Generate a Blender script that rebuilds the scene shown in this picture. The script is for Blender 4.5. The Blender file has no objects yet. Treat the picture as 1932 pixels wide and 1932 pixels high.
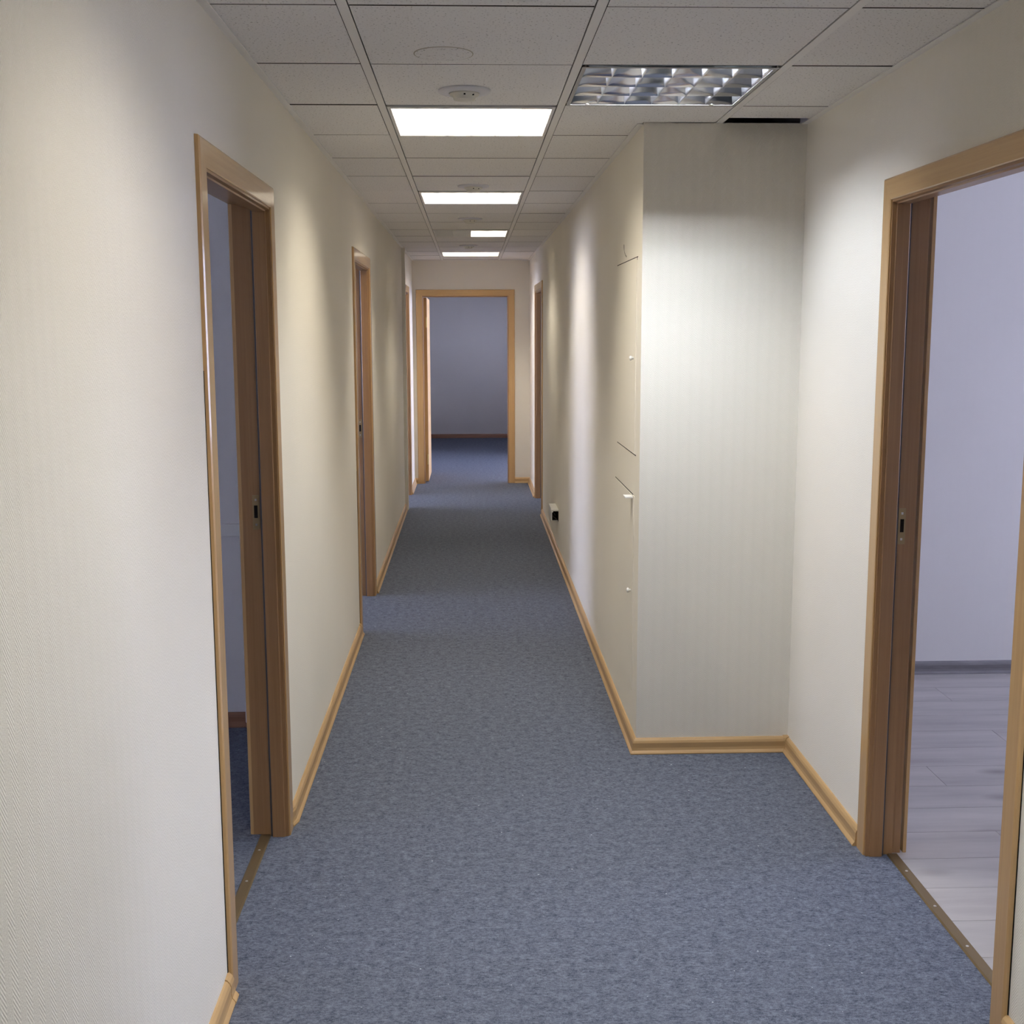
import bpy, bmesh, math, random
from mathutils import Vector, Matrix
random.seed(7)
S = bpy.context.scene
COL = S.collection

# ------------------------------------------------------------------ camera
F_PX, YAW, PITCH, ROLL = 2190.3, 0.03291, 0.14372, -0.00313
CAM_Z = 1.638
cam_d = bpy.data.cameras.new('camera'); cam = bpy.data.objects.new('camera', cam_d); COL.objects.link(cam)
cam_d.sensor_width = 36.0; cam_d.sensor_fit = 'HORIZONTAL'
cam_d.lens = F_PX / 1932 * 36.0
cam_d.shift_x = 4.7 / 1932; cam_d.shift_y = -24.1 / 1932
cam_d.clip_start = 0.02; cam_d.clip_end = 200
fw = Vector((math.sin(YAW) * math.cos(PITCH), math.cos(YAW) * math.cos(PITCH), -math.sin(PITCH)))
rt = Vector((math.cos(YAW), -math.sin(YAW), 0)); up = rt.cross(fw)
r2 = math.cos(ROLL) * rt + math.sin(ROLL) * up; u2 = -math.sin(ROLL) * rt + math.cos(ROLL) * up
M = Matrix((r2, u2, -fw)).transposed().to_4x4(); M.translation = (0, 0, CAM_Z)
cam.matrix_world = M
S.camera = cam

# ------------------------------------------------------------------ sky, exposure
W = bpy.data.worlds.new('sky'); S.world = W; W.use_nodes = True
SKY_STRENGTH = 16.0
bg = W.node_tree.nodes['Background']
bg.inputs['Color'].default_value = (0.64, 0.68, 0.95, 1); bg.inputs['Strength'].default_value = SKY_STRENGTH
S.view_settings.view_transform = 'Standard'; S.view_settings.look = 'None'
S.view_settings.gamma = 1.0; S.view_settings.use_curve_mapping = False
S.view_settings.exposure = 0.2
S.cycles.use_denoising = True; S.cycles.use_light_tree = False
S.cycles.caustics_reflective = False; S.cycles.caustics_refractive = False
S.cycles.sample_clamp_indirect = 4.0
S.cycles.max_bounces = 9; S.cycles.diffuse_bounces = 6; S.cycles.glossy_bounces = 4
S.cycles.adaptive_threshold = 0.07; S.cycles.light_sampling_threshold = 0.03

# lamps: tube emission
WARM = (1.0, 0.905, 0.75); COOL = (0.84, 0.895, 1.0); NEUTRAL = (1.0, 0.925, 0.81)
TUBE_WARM, TUBE_COOL, TUBE_NEUTRAL = 118.0, 172.0, 88.0

# ------------------------------------------------------------------ dimensions (metres)
XL, XP, XR = -0.615, 0.636, 1.235          # corridor wall planes
YP, YE, YB = 4.347, 12.558, -3.0           # protruding face, end wall, back
H, SLAB = 2.386, 2.95
WT = 0.10
RAILS = (-0.29, 0.31, 0.91); ROW0, PITCH_T = 2.836 - 0.6 * 9, 0.6

# ------------------------------------------------------------------ materials
def mat(name, build):
    m = bpy.data.materials.new(name); m.use_nodes = True
    nt = m.node_tree; b = nt.nodes['Principled BSDF']
    def N(t, **k):
        n = nt.nodes.new(t)
        for a, v in k.items(): setattr(n, a, v)
        return n
    build(nt, b, N, nt.links.new)
    return m
def simple(name, col, rough=0.5, metal=0.0, emit=0.0, ecol=None, spec=0.5):
    def f(nt, b, N, L):
        b.inputs['Base Color'].default_value = (*col, 1); b.inputs['Roughness'].default_value = rough
        b.inputs['Metallic'].default_value = metal; b.inputs['Specular IOR Level'].default_value = spec
        if emit:
            b.inputs['Emission Color'].default_value = (*(ecol or col), 1); b.inputs['Emission Strength'].default_value = emit
    return mat(name, f)
def math_n(N, L, op, a, b=None, c=None):
    n = N('ShaderNodeMath', operation=op)
    for i, v in enumerate((a, b, c)):
        if v is None: continue
        if isinstance(v, (int, float)): n.inputs[i].default_value = v
        else: L(v, n.inputs[i])
    return n.outputs[0]
def ramp(N, L, src, stops):
    r = N('ShaderNodeValToRGB'); L(src, r.inputs[0])
    e = r.color_ramp.elements
    while len(e) < len(stops): e.new(0.5)
    for i, (p, c) in enumerate(stops):
        e[i].position = p; e[i].color = (*c, 1)
    return r.outputs[0]
def noise(N, L, vec, scale, detail=3, rough=0.55):
    n = N('ShaderNodeTexNoise'); n.inputs['Scale'].default_value = scale
    n.inputs['Detail'].default_value = detail; n.inputs['Roughness'].default_value = rough
    L(vec, n.inputs['Vector']); return n.outputs['Fac']
def mapped(N, L, scale, kind='Object'):
    tc = N('ShaderNodeTexCoord'); mp = N('ShaderNodeMapping'); mp.inputs['Scale'].default_value = scale
    L(tc.outputs[kind], mp.inputs['Vector']); return mp.outputs['Vector']

def wallpaper(base, bump=0.30):
    def f(nt, b, N, L):
        geo = N('ShaderNodeNewGeometry'); sp = N('ShaderNodeSeparateXYZ'); L(geo.outputs['Position'], sp.inputs[0])
        u = math_n(N, L, 'ADD', sp.outputs['X'], sp.outputs['Y'])
        tri = math_n(N, L, 'PINGPONG', u, 0.021)                 # chevron columns
        ph = math_n(N, L, 'ADD', math_n(N, L, 'MULTIPLY', sp.outputs['Z'], 1.0), math_n(N, L, 'MULTIPLY', tri, 1.5))
        wv = math_n(N, L, 'SINE', math_n(N, L, 'MULTIPLY', ph, 2 * math.pi / 0.0085))
        vec = mapped(N, L, (1, 1, 1))
        fine = noise(N, L, vec, 420, 0)
        hgt = math_n(N, L, 'ADD', wv, math_n(N, L, 'MULTIPLY', fine, 1.6))
        bp = N('ShaderNodeBump'); bp.inputs['Strength'].default_value = bump; bp.inputs['Distance'].default_value = 0.0012
        L(hgt, bp.inputs['Height']); L(bp.outputs[0], b.inputs['Normal'])
        big = noise(N, L, vec, 1.7, 1)
        d = [c * 0.965 for c in base]
        L(ramp(N, L, big, [(0.3, d), (0.7, base)]), b.inputs['Base Color'])
        b.inputs['Roughness'].default_value = 0.75; b.inputs['Specular IOR Level'].default_value = 0.25
    return f
M_WALL = mat('cream_wallpaper', wallpaper((0.90, 0.86, 0.765)))
M_WALLROOM = mat('white_wallpaper', wallpaper((0.78, 0.76, 0.74), 0.1))

def carpet(nt, b, N, L):
    v1 = mapped(N, L, (1, 1.25, 1)); v2 = mapped(N, L, (1, 1.6, 1))
    big = noise(N, L, v1, 30, 2, 0.6)
    fle = noise(N, L, v2, 85, 3, 0.72)
    fib = noise(N, L, v1, 320, 1, 0.6)
    s = math_n(N, L, 'ADD', math_n(N, L, 'MULTIPLY', big, 0.24), math_n(N, L, 'MULTIPLY', fle, 0.48))
    s = math_n(N, L, 'ADD', s, math_n(N, L, 'MULTIPLY', fib, 0.28))
    c = ramp(N, L, s, [(0.38, (0.036, 0.043, 0.062)), (0.455, (0.084, 0.096, 0.127)), (0.53, (0.122, 0.137, 0.176)), (0.63, (0.19, 0.208, 0.258))])
    lint = noise(N, L, mapped(N, L, (1, 1, 1)), 95, 0, 0.3)
    lm = math_n(N, L, 'GREATER_THAN', lint, 0.87)
    mx = N('ShaderNodeMix', data_type='RGBA'); L(lm, mx.inputs['Factor']); L(c, mx.inputs['A']); mx.inputs['B'].default_value = (0.42, 0.44, 0.47, 1)
    L(mx.outputs['Result'], b.inputs['Base Color'])
    bp = N('ShaderNodeBump'); bp.inputs['Strength'].default_value = 0.45; bp.inputs['Distance'].default_value = 0.004
    L(noise(N, L, v2, 150, 2, 0.7), bp.inputs['Height']); L(bp.outputs[0], b.inputs['Normal'])
    b.inputs['Roughness'].default_value = 0.95; b.inputs['Specular IOR Level'].default_value = 0.1
M_CARPET = mat('blue_grey_carpet', carpet)

def tile_m(nt, b, N, L):
    v = mapped(N, L, (1, 1, 1))
    sp = noise(N, L, v, 150, 1, 0.5)
    c = ramp(N, L, sp, [(0.27, (0.42, 0.40, 0.37)), (0.36, (0.91, 0.89, 0.865)), (0.8, (0.93, 0.91, 0.885))])
    oi = N('ShaderNodeObjectInfo')
    hv = N('ShaderNodeHueSaturation'); L(c, hv.inputs['Color'])
    L(math_n(N, L, 'ADD', math_n(N, L, 'MULTIPLY', oi.outputs['Random'], 0.05), 0.96), hv.inputs['Value'])
    L(hv.outputs[0], b.inputs['Base Color'])
    bp = N('ShaderNodeBump'); bp.inputs['Strength'].default_value = 0.3; bp.inputs['Distance'].default_value = 0.002
    L(noise(N, L, v, 190, 1), bp.inputs['Height']); L(bp.outputs[0], b.inputs['Normal'])
    b.inputs['Roughness'].default_value = 0.9; b.inputs['Specular IOR Level'].default_value = 0.2
M_TILE = mat('mineral_fibre_tile', tile_m)

def wood(scale, a, c, rough=0.34, coat=0.7):
    def f(nt, b, N, L):
        v = mapped(N, L, scale)
        n = noise(N, L, v, 1.0, 6, 0.65)
        L(ramp(N, L, n, [(0.3, a), (0.7, c)]), b.inputs['Base Color'])
        b.inputs['Roughness'].default_value = rough; b.inputs['Specular IOR Level'].default_value = 0.5
        b.inputs['Coat Weight'].default_value = coat; b.inputs['Coat Roughness'].default_value = 0.09
    return f
WA, WB = (0.47, 0.285, 0.115), (0.57, 0.36, 0.155)
M_WOODV = mat('honey_wood_upright', wood((90, 90, 1.6), WA, WB))
M_WOODH = mat('honey_wood_level', wood((2.0, 2.0, 90), WA, WB))
M_JAMBV = mat('shaded_jamb_upright', wood((90, 90, 1.6), (0.28, 0.148, 0.062), (0.35, 0.195, 0.083), 0.4, 0.25))  # shade on the jambs is put into this darker, redder wood
M_JAMBH = mat('shaded_jamb_level', wood((2.0, 2.0, 90), (0.28, 0.148, 0.062), (0.35, 0.195, 0.083), 0.4, 0.25))
M_BASE = mat('honey_skirting', wood((3, 3, 60), (0.43, 0.275, 0.12), (0.50, 0.325, 0.15), 0.45, 0.2))
M_DOOR = mat('honey_door_leaf', wood((60, 60, 1.2), WA, WB, 0.6, 0.0))
M_REDBASE = mat('red_brown_skirting', wood((3, 3, 60), (0.20, 0.095, 0.05), (0.25, 0.12, 0.065), 0.5, 0.0))
M_GREYBASE = mat('grey_skirting', wood((6, 6, 40), (0.115, 0.11, 0.115), (0.19, 0.18, 0.185), 0.5, 0.0))

def laminate(nt, b, N, L):
    geo = N('ShaderNodeNewGeometry'); oi = N('ShaderNodeObjectInfo')
    off = N('ShaderNodeVectorMath', operation='SCALE'); L(oi.outputs['Location'], off.inputs[0]); off.inputs['Scale'].default_value = 3.7
    ad = N('ShaderNodeVectorMath', operation='ADD'); L(geo.outputs['Position'], ad.inputs[0]); L(off.outputs[0], ad.inputs[1])
    mp = N('ShaderNodeMapping'); mp.inputs['Scale'].default_value = (1.5, 11, 1); L(ad.outputs[0], mp.inputs['Vector'])
    n = noise(N, L, mp.outputs[0], 1.0, 5, 0.55)
    mp2 = N('ShaderNodeMapping'); mp2.inputs['Scale'].default_value = (4.0, 9.5, 1); L(ad.outputs[0], mp2.inputs['Vector'])
    kn = N('ShaderNodeTexVoronoi'); kn.inputs['Scale'].default_value = 0.55; L(mp2.outputs[0], kn.inputs['Vector'])
    k = ramp(N, L, kn.outputs['Distance'], [(0.0, (0.38, 0.36, 0.35)), (0.20, (1, 1, 1))])
    c = ramp(N, L, n, [(0.25, (0.27, 0.25, 0.245)), (0.5, (0.36, 0.34, 0.33)), (0.75, (0.43, 0.41, 0.395))])
    mx = N('ShaderNodeMix', data_type='RGBA', blend_type='MULTIPLY'); mx.inputs['Factor'].default_value = 0.8
    L(c, mx.inputs['A']); L(k, mx.inputs['B'])
    hv = N('ShaderNodeHueSaturation'); L(mx.outputs['Result'], hv.inputs['Color'])
    L(math_n(N, L, 'ADD', math_n(N, L, 'MULTIPLY', oi.outputs['Random'], 0.16), 0.92), hv.inputs['Value'])
    L(hv.outputs[0], b.inputs['Base Color']); b.inputs['Roughness'].default_value = 0.42
M_LAM = mat('grey_oak_laminate', laminate)

def ceil_paint(nt, b, N, L):
    v = mapped(N, L, (1, 1, 1))
    L(ramp(N, L, noise(N, L, v, 3, 3), [(0.3, (0.74, 0.73, 0.72)), (0.7, (0.78, 0.77, 0.76))]), b.inputs['Base Color'])
    b.inputs['Roughness'].default_value = 0.9
M_CEIL = mat('white_ceiling_paint', ceil_paint)
def concrete(nt, b, N, L):
    v = mapped(N, L, (1, 1, 1))
    L(ramp(N, L, noise(N, L, v, 4, 5), [(0.3, (0.10, 0.09, 0.08)), (0.7, (0.16, 0.15, 0.14))]), b.inputs['Base Color'])
    b.inputs['Roughness'].default_value = 0.95
M_SLAB = mat('dark_concrete', concrete)  # darkness of the void above the tiles is put into this colour
M_RAW = simple('raw_tile_edge', (0.075, 0.065, 0.055), 0.95, spec=0.1)
M_RAIL = simple('white_enamel_rail', (0.92, 0.90, 0.86), 0.45)
M_WHITE = simple('white_plastic', (0.82, 0.81, 0.77), 0.35)
M_IVORY = simple('ivory_plastic', (0.74, 0.72, 0.64), 0.4)
M_LILAC = simple('white_plastic_plate', (0.76, 0.76, 0.80), 0.35)
M_BLACK = simple('black_gap', (0.012, 0.010, 0.009), 0.8, spec=0.1)
M_RUBBER = simple('grey_rubber_seal', (0.060, 0.058, 0.060), 0.6)
M_BRONZE = simple('bronze_strip', (0.20, 0.145, 0.075), 0.42, 0.7)
M_BRASS = simple('dull_brass', (0.36, 0.27, 0.14), 0.4, 0.85)
M_GOLD = simple('bright_brass', (0.80, 0.66, 0.30), 0.3, 0.7)
M_STEEL = simple('screw_steel', (0.62, 0.60, 0.56), 0.3, 1.0)
M_MIRROR = simple('mirror_aluminium', (0.86, 0.88, 0.92), 0.18, 1.0)
M_SATIN = simple('satin_aluminium', (0.70, 0.71, 0.74), 0.3, 0.9)
M_FRAMEGREY = simple('grey_lamp_frame', (0.42, 0.41, 0.39), 0.6)
M_LOUVER = simple('white_louver', (0.93, 0.93, 0.92), 0.4)
M_HOUSING = simple('white_enamel_housing', (0.90, 0.89, 0.87), 0.5)
M_GREYHOUSE = simple('grey_housing', (0.30, 0.29, 0.28), 0.6)
M_TUBEW = simple('warm_tube_lit', (0.9, 0.9, 0.9), 0.4, emit=TUBE_WARM, ecol=WARM)
M_TUBEC = simple('cool_tube_lit', (0.9, 0.9, 0.9), 0.4, emit=TUBE_COOL, ecol=COOL)
M_TUBEN = simple('neutral_tube_lit', (0.9, 0.9, 0.9), 0.4, emit=TUBE_NEUTRAL, ecol=NEUTRAL)
M_TUBEOFF = simple('tube_unlit', (0.80, 0.80, 0.78), 0.3)
M_WINFRAME = simple('white_window_frame', (0.80, 0.80, 0.80), 0.35)

# ------------------------------------------------------------------ mesh helpers
def mesh_obj(name, verts, faces, m, parent=None, smooth=False):
    me = bpy.data.meshes.new(name); me.from_pydata([tuple(v) for v in verts], [], faces); me.update()
    bm = bmesh.new(); bm.from_mesh(me); bmesh.ops.recalc_face_normals(bm, faces=bm.faces); bm.to_mesh(me); bm.free()
    me.materials.append(m)
    if smooth:
        for p in me.polygons: p.use_smooth = True
    o = bpy.data.objects.new(name, me); COL.objects.link(o)
    if parent is not None: o.parent = parent
    return o
BF = [(0, 3, 2, 1), (4, 5, 6, 7), (0, 1, 5, 4), (1, 2, 6, 5), (2, 3, 7, 6), (3, 0, 4, 7)]
def bverts(x0, x1, y0, y1, z0, z1):
    return [(x0, y0, z0), (x1, y0, z0), (x1, y1, z0), (x0, y1, z0), (x0, y0, z1), (x1, y0, z1), (x1, y1, z1), (x0, y1, z1)]
def boxes(name, bl, m, parent=None):
    V, Fc = [], []
    for b in bl:
        k = len(V); V += bverts(*b); Fc += [tuple(k + i for i in f) for f in BF]
    return mesh_obj(name, V, Fc, m, parent)
def bevel_box(name, b, m, parent=None, w=0.003, seg=2):
    o = boxes(name, [b], m, parent)
    bm = bmesh.new(); bm.from_mesh(o.data)
    bmesh.ops.bevel(bm, geom=list(bm.edges), offset=w, segments=seg, affect='EDGES', profile=0.5)
    bm.to_mesh(o.data); bm.free(); return o
def lathe(name, prof, m, parent=None, n=32, axis='Z', origin=(0, 0, 0), smooth=True):
    V, Fc = [], []
    for r, h in prof:
        for i in range(n):
            a = 2 * math.pi * i / n; c, s = r * math.cos(a), r * math.sin(a)
            p = {'Z': (c, s, h), 'X': (h, c, s), 'Y': (c, h, s)}[axis]
            V.append(tuple(p[j] + origin[j] for j in range(3)))
    for k in range(len(prof) - 1):
        for i in range(n):
            j = (i + 1) % n
            Fc.append((k * n + i, k * n + j, (k + 1) * n + j, (k + 1) * n + i))
    Fc.append(tuple(range(n))); Fc.append(tuple((len(prof) - 1) * n + i for i in range(n)))
    o = mesh_obj(name, V, Fc, m, parent)
    if smooth:
        for p in o.data.polygons: p.use_smooth = len(p.vertices) == 4
    return o
def prism(name, pts0, pts1, m, parent=None):
    n = len(pts0); V = list(pts0) + list(pts1)
    Fc = [tuple(range(n)), tuple(range(2 * n - 1, n - 1, -1))] + [(i, (i + 1) % n, n + (i + 1) % n, n + i) for i in range(n)]
    return mesh_obj(name, V, Fc, m, parent)
def tag(o, label=None, cat=None, group=None, kind=None):
    if label: o['label'] = label
    if cat: o['category'] = cat
    if group: o['group'] = group
    if kind: o['kind'] = kind
    return o
def empty(name, loc=(0, 0, 0)):
    o = bpy.data.objects.new(name, None); COL.objects.link(o); o.location = loc; o.empty_display_size = 0.05
    return o
def struct(name, bl, m, label, cat):
    return tag(boxes(name, bl, m), label, cat, kind='structure')

# ------------------------------------------------------------------ doors: description of the openings
ZT = 2.000   # clear height
DOORS = {     # s0, s1 clear opening
    'L1': (2.787, 3.630), 'L2': (6.275, 7.125), 'L3': (10.80, 11.65), 'R': (2.535, 3.410), 'P': (10.36, 11.36), 'E': (-0.500, 0.396)}
RO = 0.05
def wall_pieces(s_lo, s_hi, openings, top=SLAB):
    """pieces (s0,s1,z0,z1) of a wall with door openings"""
    out, s = [], s_lo
    for a, b in sorted(openings):
        out.append((s, a - RO, 0, top)); out.append((a - RO, b + RO, ZT + RO, top)); s = b + RO
    out.append((s, s_hi, 0, top)); return out

# ------------------------------------------------------------------ setting: walls
wl = struct('wall_left', [(XL - WT, XL, a, b, c, d) for a, b, c, d in wall_pieces(YB, YE, [DOORS['L1'], DOORS['L2'], DOORS['L3']])], M_WALL,
            'cream textured wallpaper wall with three timber door openings', 'wall')
wr = struct('wall_right', [(XR, XR + WT + .01, a, b, c, d) for a, b, c, d in wall_pieces(YB, YP, [DOORS['R']])], M_WALL,
            'cream wallpaper wall of the recess with a wide timber doorway to the grey-floored room', 'wall')
wp = struct('wall_protruding', [(XP, XP + WT, a, b, c, d) for a, b, c, d in wall_pieces(YP, YE, [DOORS['P']])]
            + [(XP + WT, XR + WT + .01, YP, YP + WT, 0, H - .001)], M_WALL,
            'cream herringbone wallpaper wall that juts out and carries two access panels', 'wall')
we = struct('wall_end', [(a, b, YE, YE + WT + .01, c, d) for a, b, c, d in wall_pieces(-5.2, 5.6, [DOORS['E']])], M_WALL,
            'cream wall closing the corridor around the far timber doorway', 'wall')
struct('wall_back', [(-5.2, 5.6, YB - .15, YB, 0, SLAB)], M_WALL, 'cream wall behind the viewpoint closing the corridor', 'wall')
nib = struct('trim_1', [(XL, XL + 0.030, 10.66, 10.73, 0, H - .002)], M_WALL, 'narrow cream wall nib in front of the third opening of the long wall', 'wall nib')
# rooms beyond
struct('wall_left_room_partition', [(-4.5, XL - WT, 4.73, 4.83, 0, SLAB)], M_WALLROOM, 'dim lilac-white partition wall seen through the first timber doorway', 'wall')
struct('wall_left_store_partition', [(-4.5, XL - WT, 8.6, 8.7, 0, SLAB)], M_WALLROOM, 'white partition between two rooms off the long wall', 'wall')
struct('wall_left_room_back', [(-4.5, XL - WT, 1.0, 1.1, 0, SLAB)], M_WALLROOM, 'white back partition of the carpeted room', 'wall')
struct('wall_right_room_partition', [(XR + WT + .01, 5.3, 5.35, 5.45, 0, SLAB)], M_WALLROOM, 'pale lilac-white wall above the grey laminate floor', 'wall')
struct('wall_right_closet', [(XR, XR + WT + .01, YP + WT, 5.45, 0, SLAB), (XP + WT, XR, 5.35, 5.45, 0, SLAB)], M_WALLROOM, 'white side of the closed shaft behind the jutting wall', 'wall')
struct('wall_right_room_back', [(XR + WT + .01, 5.3, 0.6, 0.7, 0, SLAB)], M_WALLROOM, 'white back partition of the laminate-floored room', 'wall')
struct('wall_end_room_back', [(-0.75, 1.8, 18.0, 18.15, 0, SLAB)], M_WALLROOM, 'blue-tinted wall at the far side of the end room', 'wall')
struct('wall_end_room_left', [(-0.76, -0.65, YE + .11, 18.0, 0, SLAB)], M_WALLROOM, 'side wall of the end room beside the open door leaf', 'wall')
struct('wall_end_room_light_stop', [(0.75, 1.5, 15.38, 15.50, 0, SLAB)], M_WALLROOM, 'unseen pier added to cut window light in the end room', 'wall')  # added out of view to shade the far carpet of the end room

win_n = 0
def ext_wall(name, x0, x1, y0, y1, wins, label):
    """outside wall, plane across x, with window openings wins=(ya,yb,za,zb)"""
    global win_n
    bl, s = [], y0
    for ya, yb, za, zb in sorted(wins):
        bl += [(x0, x1, s, ya, 0, SLAB), (x0, x1, ya, yb, 0, za), (x0, x1, ya, yb, zb, SLAB)]; s = yb
    bl.append((x0, x1, s, y1, 0, SLAB))
    struct(name, bl, M_WALLROOM, label, 'wall')
    xm = (x0 + x1) / 2
    for ya, yb, za, zb in wins:
        win_n += 1
        w = empty('window_%d' % win_n, (xm, (ya + yb) / 2, za)); tag(w, 'white framed office window bringing daylight into %s' % label.split(' of ')[-1], 'window', kind='structure')
        f = boxes('window_frame', [(xm - .035, xm + .035, ya, ya + .06, za, zb), (xm - .035, xm + .035, yb - .06, yb, za, zb),
                   (xm - .035, xm + .035, ya + .06, yb - .06, za, za + .06), (xm - .035, xm + .035, ya + .06, yb - .06, zb - .06, zb),
                   (xm - .03, xm + .03, (ya + yb) / 2 - .04, (ya + yb) / 2 + .04, za + .06, zb - .06)], M_WINFRAME)
        f.parent = w; f.matrix_parent_inverse = Matrix.Translation(w.location).inverted()
ext_wall('wall_left_outside', -4.8, -4.5, YB, YE, [(1.6, 2.5, .9, 2.2), (5.6, 7.8, .9, 2.2), (9.0, 12.2, .8, 2.3)], 'outer wall of the rooms off the long wall')
ext_wall('wall_right_outside', 5.3, 5.6, YB, YE, [(3.5, 5.08, .78, 2.32), (7.0, 9.0, .9, 2.2)], 'outer wall of the laminate-floored side')
ext_wall('wall_end_room_outside', 1.5, 1.8, YE + .11, 18.15, [(12.8, 15.3, .03, 2.45), (16.7, 17.25, 1.0, 2.0)], 'outer wall of the end room, unseen and placed for its light')  # far window added to light the back wall of the end room

# ------------------------------------------------------------------ floors, slab, room ceilings
fl = struct('floor', [(-4.8, XR + WT - .02, YB, YE, -.06, 0), (XR + WT - .02, 5.6, 5.45, YE, -.06, 0), (-4.8, 5.6, YE, 18.15, -.06, 0)], M_CARPET,
            'mottled blue-grey needle felt carpet running down the corridor', 'carpet floor')
lam = struct('floor_laminate', [(XR + WT - .02, 5.3, YB, 5.45, -.06, -.006)], M_LAM, 'grey oak laminate floor of planks in the side room', 'laminate floor')
pw, plen, gapp = 0.192, 1.285, 0.0016
row, y = 0, 0.7
pdata = {}
while y < 5.349:
    x = XR + WT - .02 - (row * 0.43 % plen)
    while x < 5.3:
        a, b = max(x, XR + WT - .02), min(x + plen, 5.3)
        c, d = y, min(y + pw, 5.349)
        if b - a > 0.03 and d - c > 0.02:
            key = (round(b - a, 4), round(d - c, 4))
            if key not in pdata:
                o = boxes('plank', [(0, key[0] - gapp, 0, key[1] - gapp, -.006, 0.001)], M_LAM); pdata[key] = o.data
            else:
                o = bpy.data.objects.new('plank', pdata[key]); COL.objects.link(o)
            o.location = (a, c, 0); o.parent = lam
        x += plen
    y += pw; row += 1
struct('ceiling_slab', [(-4.8, 5.6, YB - .15, 18.15, SLAB, SLAB + .1)], M_SLAB, 'dark concrete slab in the void above the tiles', 'slab')
for nm, b, lb in (('ceiling_left_room', (-4.5, XL - WT, 1.1, 4.73), 'white ceiling of the carpeted room'),
                  ('ceiling_left_store', (-4.5, XL - WT, 4.83, 8.6), 'white ceiling of the middle room off the long wall'),
                  ('ceiling_left_far_room', (-4.5, XL - WT, 8.7, YE), 'white ceiling of the farthest room off the long wall'),
                  ('ceiling_right_room', (XR + WT + .01, 5.3, .7, 5.35), 'white ceiling of the laminate-floored room'),
                  ('ceiling_right_far_room', (XP + WT, 5.3, 5.45, YE), 'white ceiling of the room behind the access panels'),
                  ('ceiling_end_room', (-0.65, 1.5, YE + .11, 18.0), 'white ceiling of the end room')):
    struct(nm, [(*b, 2.52, 2.56)], M_CEIL, lb, 'ceiling')

# ------------------------------------------------------------------ suspended ceiling
ceiling = empty('ceiling', (0, 0, H)); tag(ceiling, 'suspended ceiling of speckled white square tiles on light metal rails', 'ceiling', kind='structure')
def under(o, p):
    o.parent = p; o.matrix_parent_inverse = Matrix.Translation(p.location).inverted(); return o
RW = 0.030
FIX = {}      # tile slots taken by lamps: (column, row index)
def row_y(k): return 2.836 + 0.6 * k            # k = 0 is row A
LAMP_ROWS = (-2, 2, 6, 10, 14)
for k in LAMP_ROWS: FIX[(1, k)] = 1
FIX[(2, 1)] = 1; FIX[(2, -3)] = 1
cols = [(XL + .003, RAILS[0] - RW / 2), (RAILS[0] + RW / 2, RAILS[1] - RW / 2), (RAILS[1] + RW / 2, RAILS[2] - RW / 2), (RAILS[2] + RW / 2, XR - .003)]
tdata = {}
for k in range(-10, 17):
    ya, yb = row_y(k), row_y(k) + 0.6
    ya = max(ya, YB + .003)
    for c, (xa, xb) in enumerate(cols):
        if (c, k) in FIX: continue
        y0, y1 = ya, min(yb, YE - .003)
        if c >= 2:
            if y0 >= YP - .01 and c == 3: continue
            if c == 3 and y1 > YP: y1 = 4.255       # short cut tile leaves a dark slot
            if c == 2:
                if y0 < YP < y1: pass
                if y0 >= YP - .3: xb = min(xb, XP - .003)
        if y1 - y0 < .03: continue
        g = random.choice((.007, .008, .008, .009, .011))
        segs = [(xa, xb, y0 + .001, y1 - g)]
        if c == 2 and y0 < YP < y1:
            segs = [(xa, cols[2][1], y0 + .001, YP - .006), (xa, XP - .003, YP - .006, y1 - g)]
        if c == 2 and k == 2:
            pass
        key = tuple(round(v, 3) for s in segs for v in (s[1] - s[0], s[3] - s[2])) + (len(segs),)
        bx_, by_ = segs[0][0], segs[0][2]
        if key not in tdata:
            o = boxes('tile', [(s[0] - bx_, s[1] - bx_, s[2] - by_, s[3] - by_, 0, .014) for s in segs], M_TILE); tdata[key] = o.data
            o.data.materials.append(M_RAW)
            for p in o.data.polygons:
                if abs(p.normal.z) < .5: p.material_index = 1
        else:
            o = bpy.data.objects.new('tile', tdata[key]); COL.objects.link(o)
        o.parent = ceiling; o.location = (bx_, by_, random.uniform(-.0004, .0008))
        o.rotation_euler = (random.uniform(-.001, .001), random.uniform(-.001, .001), 0)
for i, xr in enumerate(RAILS):
    y1 = YE - .003 if xr < XP else YP - .002
    under(boxes('rail', [(xr - .0122, xr + .0122, YB + .003, y1, H - .002, H + .001), (xr - .004, xr + .004, YB + .003, y1, H + .001, H + .03)], M_RAIL), ceiling)
# wall angles
AW = 0.022
tr = empty('trim_2', (XL, 0, H)); tag(tr, 'light metal wall angle edging the suspended ceiling', 'ceiling trim', kind='structure')
for b in ((XL, XL + AW, YB, YE, H - .004, H - .001), (XR - AW, XR, YB, YP, H - .004, H - .001), (XP - AW, XP, YP + .02, YE, H - .004, H - .001),
          (XL + AW, XP - AW, YE - AW, YE, H - .004, H - .001)):
    under(boxes('wall_angle', [b], M_RAIL), tr)
# round patched hole in a tile
pl = under(lathe('hole_patch', [(0.0785, 0.004), (0.0785, -.0016), (0.0775, -.0022), (.001, -.0022)], M_TILE, None, 40, origin=(-0.067, 3.303, H)), ceiling)
pr = under(lathe('patch_seam', [(0.0815, 0.004), (0.0815, -.0013), (0.080, -.0014), (0.0775, -.0014), (.0774, .003)], simple('tan_filler', (0.50, 0.45, 0.36), .9), None, 40, origin=(-0.067, 3.303, H)), ceiling)

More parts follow.
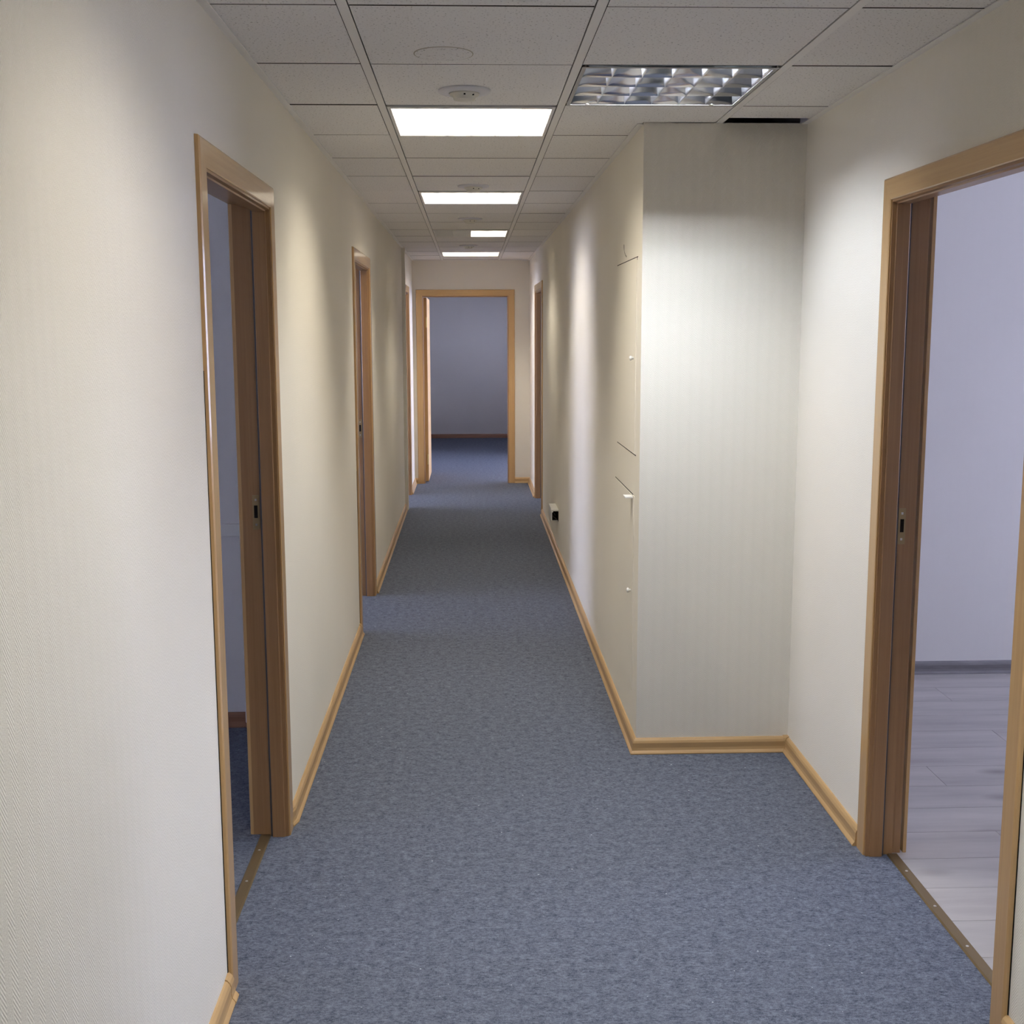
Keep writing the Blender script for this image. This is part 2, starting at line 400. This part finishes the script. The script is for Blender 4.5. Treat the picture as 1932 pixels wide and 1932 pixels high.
# ------------------------------------------------------------------ recessed ceiling lights
def ceiling_light(cx, cy, label, style='white', lit=(1, 1, 1, 1), tube=None, turned=False):
    """595 mm recessed luminaire, four tubes, cross louver; local x runs along the tubes"""
    t = empty('ceiling_light', (cx, cy, H)); tag(t, label, 'ceiling light', 'recessed square ceiling lights')
    if turned: t.rotation_euler = (0, 0, math.pi / 2)
    h = 0.284; d = 0.115
    boxes('housing', [(-h, h, -h, h, d, d + .004), (-h, -h + .004, -h, h, .004, d), (h - .004, h, -h, h, .004, d), (-h, h, -h, -h + .004, .004, d), (-h, h, h - .004, h, .004, d)],
          M_HOUSING if style == 'white' else M_MIRROR, t)
    ft = .004 if style == 'white' else -.0006
    boxes('frame', [(-h, h, -h, -h + .012, -.002, ft), (-h, h, h - .012, h, -.002, ft), (-h, -h + .012, -h + .012, h - .012, -.002, ft), (h - .012, h, -h + .012, h - .012, -.002, ft)], M_HOUSING if style == 'white' else M_FRAMEGREY, t)
    hi = h - .012; ch = 2 * hi / 4; n_c = 6; cw = 2 * hi / n_c
    bm_ = M_LOUVER if style == 'white' else M_MIRROR
    wl_, wc = (0.010, 0.006) if style == 'white' else (0.0185, 0.0055)
    low = -.006 if style == 'white' else .001
    tl, tc = (0.048, 0.048) if style == 'white' else (0.062, 0.046)
    def vblade(name, along, pos, lo, hi_, w, curve, top, bm_):
        # V section, wide at the top, curved flanks
        steps = 5
        prof = []
        for i in range(steps + 1):
            f = i / steps; prof.append((w * (f ** curve) + .0006, top * f))
        sec = [(-a, z) for a, z in prof] + [(a, z) for a, z in reversed(prof)]
        if along == 'x': p0 = [(lo, pos + a, z + low) for a, z in sec]; p1 = [(hi_, pos + a, z + low) for a, z in sec]
        else: p0 = [(pos + a, lo, z + low) for a, z in sec]; p1 = [(pos + a, hi_, z + low) for a, z in sec]
        o = prism(name, p0, p1, bm_, t)
        for p in o.data.polygons: p.use_smooth = len(p.vertices) == 4 and style != 'white'
    for i in range(5):
        vblade('long_blade', 'x', -hi + i * ch, -hi, hi, wl_, 0.8 if style == 'white' else 1.0, tl, bm_)
    for j in range(n_c + 1):
        for i in range(1):
            vblade('cross_blade', 'y', -hi + j * cw, -hi, hi, wc, 1.0, tc, bm_ if style == 'white' else M_SATIN)
    for i in (1, 2, 3): boxes('reflector_fin', [(-hi, hi, -hi + i * ch - .001, -hi + i * ch + .001, tl + .001, d)], bm_, t)
    for i in range(4):
        yc = -hi + (i + .5) * ch
        m = (tube or M_TUBEW) if lit[i] else M_TUBEOFF
        lathe('tube', [(.0129, -hi + .02), (.0130, hi - .02)], m, t, 8, 'X', (0, yc, .078))
        for sgn in (-1, 1):
            boxes('lamp_holder', [(sgn * (hi - .010) - .009, sgn * (hi - .010) + .009, yc - .014, yc + .014, .058, .112)], M_HOUSING, t)
    if style != 'white':
        for sx in (-.215, .2):
            lathe('screw', [(.006, 0), (.006, -.003), (.003, -.005)], M_STEEL, t, 12, 'Z', (sx, h - .02, 0))
    return t
LX = (RAILS[0] + RAILS[1]) / 2
ceiling_light(LX, row_y(2) + .3, 'fully lit warm square ceiling light just past the raised smoke detector plate')
ceiling_light(LX, row_y(6) + .3, 'fully lit warm square ceiling light between the whole-lit first one and the half-lit one')
ceiling_light(LX, row_y(10) + .3, 'square ceiling light with one half glowing and the other half dark', lit=(1, 1, 0, 0), turned=True)
ceiling_light(LX, row_y(14) + .3, 'fully lit square ceiling light close to the end wall with the open doorway')
ceiling_light((RAILS[1] + RAILS[2]) / 2, row_y(1) + .3, 'square ceiling light with mirror louver reflecting blue, in the recess', style='mirror', tube=M_TUBEC)
ceiling_light(LX, row_y(-2) + .3, 'white square ceiling light over the near stretch of carpet', tube=M_TUBEN)
ceiling_light((RAILS[1] + RAILS[2]) / 2, row_y(-3) + .3, 'cool square ceiling light with mirror louver over the near stretch of carpet', style='mirror', tube=M_TUBEC)

# ------------------------------------------------------------------ smoke detectors
def detector(x, y, label, drop=0.0):
    t = empty('smoke_detector', (x, y, H)); tag(t, label, 'smoke detector', 'round smoke detectors on the tiles')
    lathe('base_plate', [(.082, .0), (.0825, -.003), (.080, -.007), (.062, -.009), (.05, -.010)], M_LILAC, t, 40)
    b = lathe('detector_body', [(.048, -.009), (.048, -.013), (.044, -.017), (.036, -.020), (.034, -.028), (.030, -.030), (.001, -.031)], M_IVORY, t, 36)
    for a in (-.35, -1.05):
        lathe('sensor_hole', [(.0032, -.019), (.0032, -.0235)], M_BLACK, b, 10, 'Z', (.0415 * math.cos(a - .5), .0415 * math.sin(a - .5), 0.0035))
detector(-0.013, 3.79, 'round white smoke detector on the tile before the first fully lit ceiling light')
detector(0.021, 6.20, 'round smoke detector on the tile before the second fully lit ceiling light')
detector(0.004, 7.98, 'round smoke detector on the tile before the half-lit ceiling light')
detector(-0.01, 10.42, 'round smoke detector on the tile before the ceiling light at the end wall')

# ------------------------------------------------------------------ door frames
JAMB = [(-.007, .016), (-.007, .006), (.004, .004), (.006, 0), (.043, 0), (.045, .002), (.045, .015), (.082, .015), (.082, .023), (.110, .023), (.110, .05), (0, .05), (0, .016)]
SEAL = [(.0445, .015), (.0445, .006), (.051, .0075), (.052, .015)]
CAS = [(0, .013), (-.010, .013), (-.012, .016), (-.012, .072), (-.009, .077), (0, .078)]
CASR = [(0, .024), (.010, .024), (.012, .028), (.012, .074), (.010, .078), (0, .078)]
def frame(name, key, wmap, label, thick=WT, strike=None, strip=None, strip_d=.07, both=True, crack_shade=None):
    """wmap(s,d,z)->world. Three jambs, three casings each side, seals, strike plate, floor strip"""
    s0, s1 = DOORS[key]
    base = wmap((s0 + s1) / 2, thick / 2, 0)
    t = empty(name, base); tag(t, label, 'door frame', kind='structure')
    def sweep(nm, prof, mv, mh, dz=0.0):
        for side in ('n', 'h', 'f'):
            if side == 'n': a = [wmap(s0 - u, d, 0) for d, u in prof]; b = [wmap(s0 - u, d, ZT + u) for d, u in prof]; m = mv
            elif side == 'f': a = [wmap(s1 + u, d, 0) for d, u in prof]; b = [wmap(s1 + u, d, ZT + u) for d, u in prof]; m = mv
            else: a = [wmap(s0 - u, d, ZT + u) for d, u in prof]; b = [wmap(s1 + u, d, ZT + u) for d, u in prof]; m = mh
            under(prism(nm, a, b, m), t)
    sweep('jamb', JAMB, M_JAMBV, M_JAMBH)
    sweep('seal', SEAL, M_RUBBER, M_RUBBER)
    sweep('casing', CAS, M_WOODV, M_WOODH)
    if both: sweep('room_casing', [(d + thick + .010, u) for d, u in CASR], M_WOODV, M_WOODH)
    if crack_shade:
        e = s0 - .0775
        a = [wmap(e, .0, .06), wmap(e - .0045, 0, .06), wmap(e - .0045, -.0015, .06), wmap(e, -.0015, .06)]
        b = [wmap(e, .0, crack_shade), wmap(e - .0015, 0, crack_shade), wmap(e - .0015, -.0015, crack_shade), wmap(e, -.0015, crack_shade)]
        under(prism('crack_shade', a, b, M_BLACK), t)  # black strip paints the unlit depth of the gap beside the casing
    if strike:
        se, zc = strike
        u = .0145; sg = 1 if se == s1 else -1
        def bx(nm, d0, d1, u0, u1, z0, z1, m, par):
            P = [wmap(se + sg * uu, dd, zz) for zz in (z0, z1) for dd, uu in ((d0, u0), (d1, u0), (d1, u1), (d0, u1))]
            o = mesh_obj(nm, P, BF, m)
            return under(o, t) if par is None else o
        pl_ = bx('strike_plate', .054, .076, u - .0012, u + .004, zc - .055, zc + .055, M_BRASS, None)
        for nm, dd0, dd1, z0, z1, m in (('latch_hole', .060, .071, zc - .018, zc + .022, M_BLACK), ('screw', .062, .068, zc + .036, zc + .043, M_STEEL), ('screw', .062, .068, zc - .043, zc - .036, M_STEEL)):
            q = bx(nm, dd0, dd1, u - .0020, u - .0008, z0, z1, m, 1)
            q.parent = pl_; q.matrix_parent_inverse = pl_.matrix_parent_inverse.copy()
            q.matrix_parent_inverse = Matrix.Translation(t.location).inverted() @ Matrix()
            q.matrix_parent_inverse = Matrix()
            q.parent = pl_
            q.matrix_parent_inverse = (Matrix.Translation(t.location) @ pl_.matrix_parent_inverse).inverted()
    if strip:
        a = [wmap(s0 - .012, d, z) for d, z in ((strip_d - .018, .0), (strip_d - .014, .0045), (strip_d + .014, .0045), (strip_d + .018, 0))]
        b = [wmap(s1 + .012, d, z) for d, z in ((strip_d - .018, .0), (strip_d - .014, .0045), (strip_d + .014, .0045), (strip_d + .018, 0))]
        st = under(prism('floor_strip', a, b, M_BRONZE), t)
        n = 4
        for i in range(n):
            s = s0 + (s1 - s0) * (i + .5) / n; p = wmap(s, strip_d, .0045)
            q = lathe('screw', [(.0045, 0), (.004, .0012), (.001, .0014)], M_STEEL, None, 10, 'Z', p)
            q.parent = st; q.matrix_parent_inverse = (Matrix.Translation(t.location) @ st.matrix_parent_inverse).inverted()
    return t
LM = lambda s, d, z: (XL - d, s, z)
RM = lambda s, d, z: (XR + d, s, z)
PM = lambda s, d, z: (XP + d, s, z)
EM = lambda s, d, z: (s, YE + d, z)
frame('door_1', 'L1', LM, 'honey wood door frame with glossy head opening on the dim carpeted room', strike=(DOORS['L1'][1], 1.075), strip=True, crack_shade=1.55)
frame('door_2', 'L2', LM, 'honey wood door frame of the second opening along the long wall', strike=(DOORS['L2'][1], 1.05), crack_shade=0.9)
frame('door_3', 'L3', LM, 'honey wood door frame of the opening behind the wall nib')
frame('door_4', 'R', RM, 'honey wood door frame opening on the room with grey laminate', thick=WT + .01, strike=(DOORS['R'][1], 1.05), strip=True, strip_d=.082, crack_shade=1.5)
frame('door_5', 'P', PM, 'honey wood door frame in the jutting wall past the broken junction box')
d6 = frame('door_6', 'E', EM, 'honey wood door frame in the end wall around the blue carpeted room', thick=WT + .01)
# open leaf of the end door, standing square to the frame
leaf = empty('door_7', (-0.482, YE + .12, 0)); tag(leaf, 'honey wood door leaf standing open in the end room', 'door', kind='structure')
under(bevel_box('leaf', (-0.505, -0.467, YE + .125, YE + .125 + .84, .008, ZT - .002), M_DOOR, w=.002), leaf)
for z in (1.735, 0.25):
    under(bevel_box('hinge', (-.4835, -.466, YE + .1175, YE + .1255, z - .055, z + .055), M_GOLD, w=.002), leaf)

# ------------------------------------------------------------------ baseboards
BP = [(0, 0), (.024, 0), (.0245, .004), (.021, .009), (.0165, .014), (.0145, .024), (.0145, .043), (.011, .052), (.005, .059), (0, .0605)]
def sweep_path(name, path, m, side, parent, prof=BP, scale=1.0, taper=1.0):
    """path: list of 2-D points along the wall; profile sticks out to `side` (+1 = to the right of travel)"""
    n = len(path); P = [Vector(p) for p in path]; rings = []
    for i in range(n):
        dirs = []
        if i > 0: dirs.append((P[i] - P[i - 1]).normalized())
        if i < n - 1: dirs.append((P[i + 1] - P[i]).normalized())
        ns = [Vector((d.y, -d.x)) * side for d in dirs]
        nn = ns[0] if len(ns) == 1 else (ns[0] + ns[1]) / (1 + ns[0].dot(ns[1]))
        f = scale * (taper if i == 0 else 1.0)
        rings.append([(P[i].x + nn.x * o * f, P[i].y + nn.y * o * f, z * scale) for o, z in prof])
    V = [v for r in rings for v in r]; k = len(prof); Fc = []
    for i in range(n - 1):
        for j in range(k):
            Fc.append((i * k + j, i * k + (j + 1) % k, (i + 1) * k + (j + 1) % k, (i + 1) * k + j))
    Fc.append(tuple(range(k))); Fc.append(tuple((n - 1) * k + j for j in range(k)))
    o = mesh_obj(name, V, Fc, m)
    return under(o, parent)
C = .078
def base(name, label, origin, paths, m, caps=()):
    t = empty(name, origin); tag(t, label, 'baseboard', kind='structure')
    for p, side in paths: sweep_path('skirting', p, m, side, t)
    for p, side, *tp in caps: sweep_path('end_cap', p, m, side, t, scale=1.06, taper=tp[0] if tp else 1.0)
    return t
L1, L2, L3, R_, P_, E_ = (DOORS[k] for k in ('L1', 'L2', 'L3', 'R', 'P', 'E'))
base('baseboard_left', 'honey coloured skirting along the long wall with three openings', (XL, 4, 0), [
    ([(XL, YB), (XL, L1[0] - C)], 1), ([(XL, L1[1] + C + .04), (XL, L2[0] - C)], 1), ([(XL, L2[1] + C), (XL, 10.66)], 1),
    ([(XL, L3[1] + C), (XL, YE), (E_[0] - C, YE)], 1)], M_BASE,
    caps=[([(XL, L1[1] + C), (XL, L1[1] + C + .04)], 1, .5), ([(XL, L1[0] - C - .035), (XL, L1[0] - C)], 1), ([(XL, L2[0] - C - .035), (XL, L2[0] - C)], 1)])
base('baseboard_right', 'honey coloured skirting wrapping the recess and the jutting wall', (XP, 4, 0), [
    ([(XR, YB), (XR, R_[0] - C)], -1), ([(XR, R_[1] + C), (XR, YP), (XP, YP), (XP, P_[0] - C)], -1), ([(XP, P_[1] + C), (XP, YE), (E_[1] + C, YE)], -1)], M_BASE,
    caps=[([(XR, R_[0] - C - .035), (XR, R_[0] - C)], -1), ([(XR, YP - .02), (XR, YP), (XR - .02, YP)], -1)])
base('baseboard_left_room', 'dark red-brown skirting in the dim carpeted room', (-2, 4.73, 0), [([(XL - WT, 4.73), (-4.5, 4.73)], -1)], M_REDBASE)
base('baseboard_end_room', 'dark red-brown skirting in the end room', (0, 18.0, 0), [([(-.65, YE + .2), (-.65, 18.0), (1.5, 18.0)], 1)], M_REDBASE)
base('baseboard_right_room', 'dark grey wood-look skirting above the laminate floor', (3, 5.35, 0), [([(XR + WT + .01, 5.35), (5.3, 5.35)], 1)], M_GREYBASE)

# ------------------------------------------------------------------ access panels in the jutting wall
def access_panel(label, y0, y1, z0, z1, knob, dark_edges, lever=None):
    t = empty('access_panel', (XP, (y0 + y1) / 2, z0)); tag(t, label, 'access panel', 'papered access panels in the jutting wall')
    pn = bevel_box('panel', (XP - .0022, XP + .004, y0, y1, z0, z1), M_WALL, w=.001, seg=1); under(pn, t)
    for a, b, c, d in dark_edges:
        under(boxes('gap', [(XP - .0008, XP + .004, a, b, c, d)], M_BLACK), t)  # black strips, shade along the panel edges painted in
    k = lathe('knob', [(.005, 0), (.005, -.006), (.009, -.009), (.010, -.013), (.006, -.017), (.001, -.0175)], M_WHITE, None, 18, 'X', (XP - .002, knob[0], knob[1])); under(k, t)
    if lever:
        lv = bevel_box('lever', (XP - .034, XP - .002, lever[0], lever[0] + .055, lever[1], lever[1] + .008), M_WHITE, w=.002); under(lv, t)
    return t
access_panel('upper papered access panel with a small white knob', 4.475, 5.06, 1.162, 1.914, (4.53, 1.533),
             [(4.455, 5.075, 1.914, 1.9172), (4.447, 5.02, 1.1583, 1.162), (4.470, 4.475, 1.905, 1.9172)])
access_panel('lower papered access panel with a white lever at its top edge', 4.475, 5.08, 0.215, 0.998, (4.535, 0.610),
             [(4.51, 5.075, .998, 1.0015)], lever=(4.50, .986))
pts = [(4.865, 1.988), (4.862, 1.972), (4.845, 1.957), (4.815, 1.944), (4.785, 1.936)]
V, Fc = [], []
for i, (yy, zz) in enumerate(pts):
    w = (.0028, .0030, .0012, .0016, .0026)[i]
    V += [(XP - .0012, yy - w, zz - w), (XP - .0012, yy + w, zz + w), (XP + .001, yy + w, zz + w), (XP + .001, yy - w, zz - w)]
for i in range(len(pts) - 1):
    for j in range(4): Fc.append((4 * i + j, 4 * i + (j + 1) % 4, 4 * i + 4 + (j + 1) % 4, 4 * i + 4 + j))
Fc += [(0, 1, 2, 3), tuple(len(V) - 4 + i for i in range(4))]
mesh_obj('paper_tear', V, Fc, simple('torn_paper_edge', (.10, .085, .06), .9), wp)

# ------------------------------------------------------------------ open junction box low on the jutting wall
jb = empty('junction_box', (XP, 8.55, 0.262)); tag(jb, 'broken white junction box with a dark open end low on the jutting wall', 'junction box')
x0, x1, y0, y1, z0, z1, th = XP - .050, XP, 8.40, 8.72, .258, .340, .004
under(boxes('case', [(x0, x1, y0, y1, z1 - .010, z1), (x0, x0 + th, y0 + .01, y1, z0, z1 - .010), (x0, x1, y0 + .02, y1, z0, z0 + th), (x0, x1, y1 - th, y1, z0 + th, z1 - .010), (x0 - .004, x0 + .010, y0 - .004, y0 + .05, z1 - .018, z1 + .001)], M_WHITE), jb)
under(boxes('liner', [(x0 + th, x1 - .001, y0 + .05, y0 + .054, z0 + th, z1 - .010), (x1 - .003, x1 - .0005, y0 + .002, y0 + .05, z0 - .004, z1 - .010), (x0 + .006, x1 - .003, y0 + .01, y0 + .05, z0 + th, z0 + th + .002)], M_BLACK), jb)
for k, (a, b) in enumerate(((.012, .03), (.028, .018), (.02, .05))):
    P0 = [(x0 + a + .0025 * math.cos(q), y0 + .05, z0 + b + .0025 * math.sin(q)) for q in (0, 1.57, 3.14, 4.71)]
    P1 = [(x0 + a + .008 + .0025 * math.cos(q), y0 + .008, z0 + b - .008 + .0025 * math.sin(q)) for q in (0, 1.57, 3.14, 4.71)]
    under(prism('wire', P0, P1, simple('wire_colour', ((.10, .08, .06), (.16, .14, .12), (.08, .07, .06))[k], .5)), jb)

# ------------------------------------------------------------------ things in the dim carpeted room
ct = empty('cable_trunking', (-2.5, 4.73, .81)); tag(ct, 'white cable trunking along the wall of the dim carpeted room', 'cable trunking')
under(bevel_box('channel', (-4.45, XL - WT - .002, 4.705, 4.7298, .812, .862), M_WHITE, w=.002), ct)
under(boxes('cover', [(-4.45, XL - WT - .002, 4.7025, 4.705, .818, .856)], M_WHITE), ct)
sk = empty('wall_socket', (-.93, 4.73, .02)); tag(sk, 'white socket housing beside the red-brown skirting of the dim room', 'socket')
under(bevel_box('socket_case', (-.950, -.865, 4.695, 4.7298, .020, .115), M_LILAC, w=.006), sk)
under(bevel_box('socket_plate', (-.944, -.872, 4.690, 4.695, .032, .104), M_WHITE, w=.002), sk)
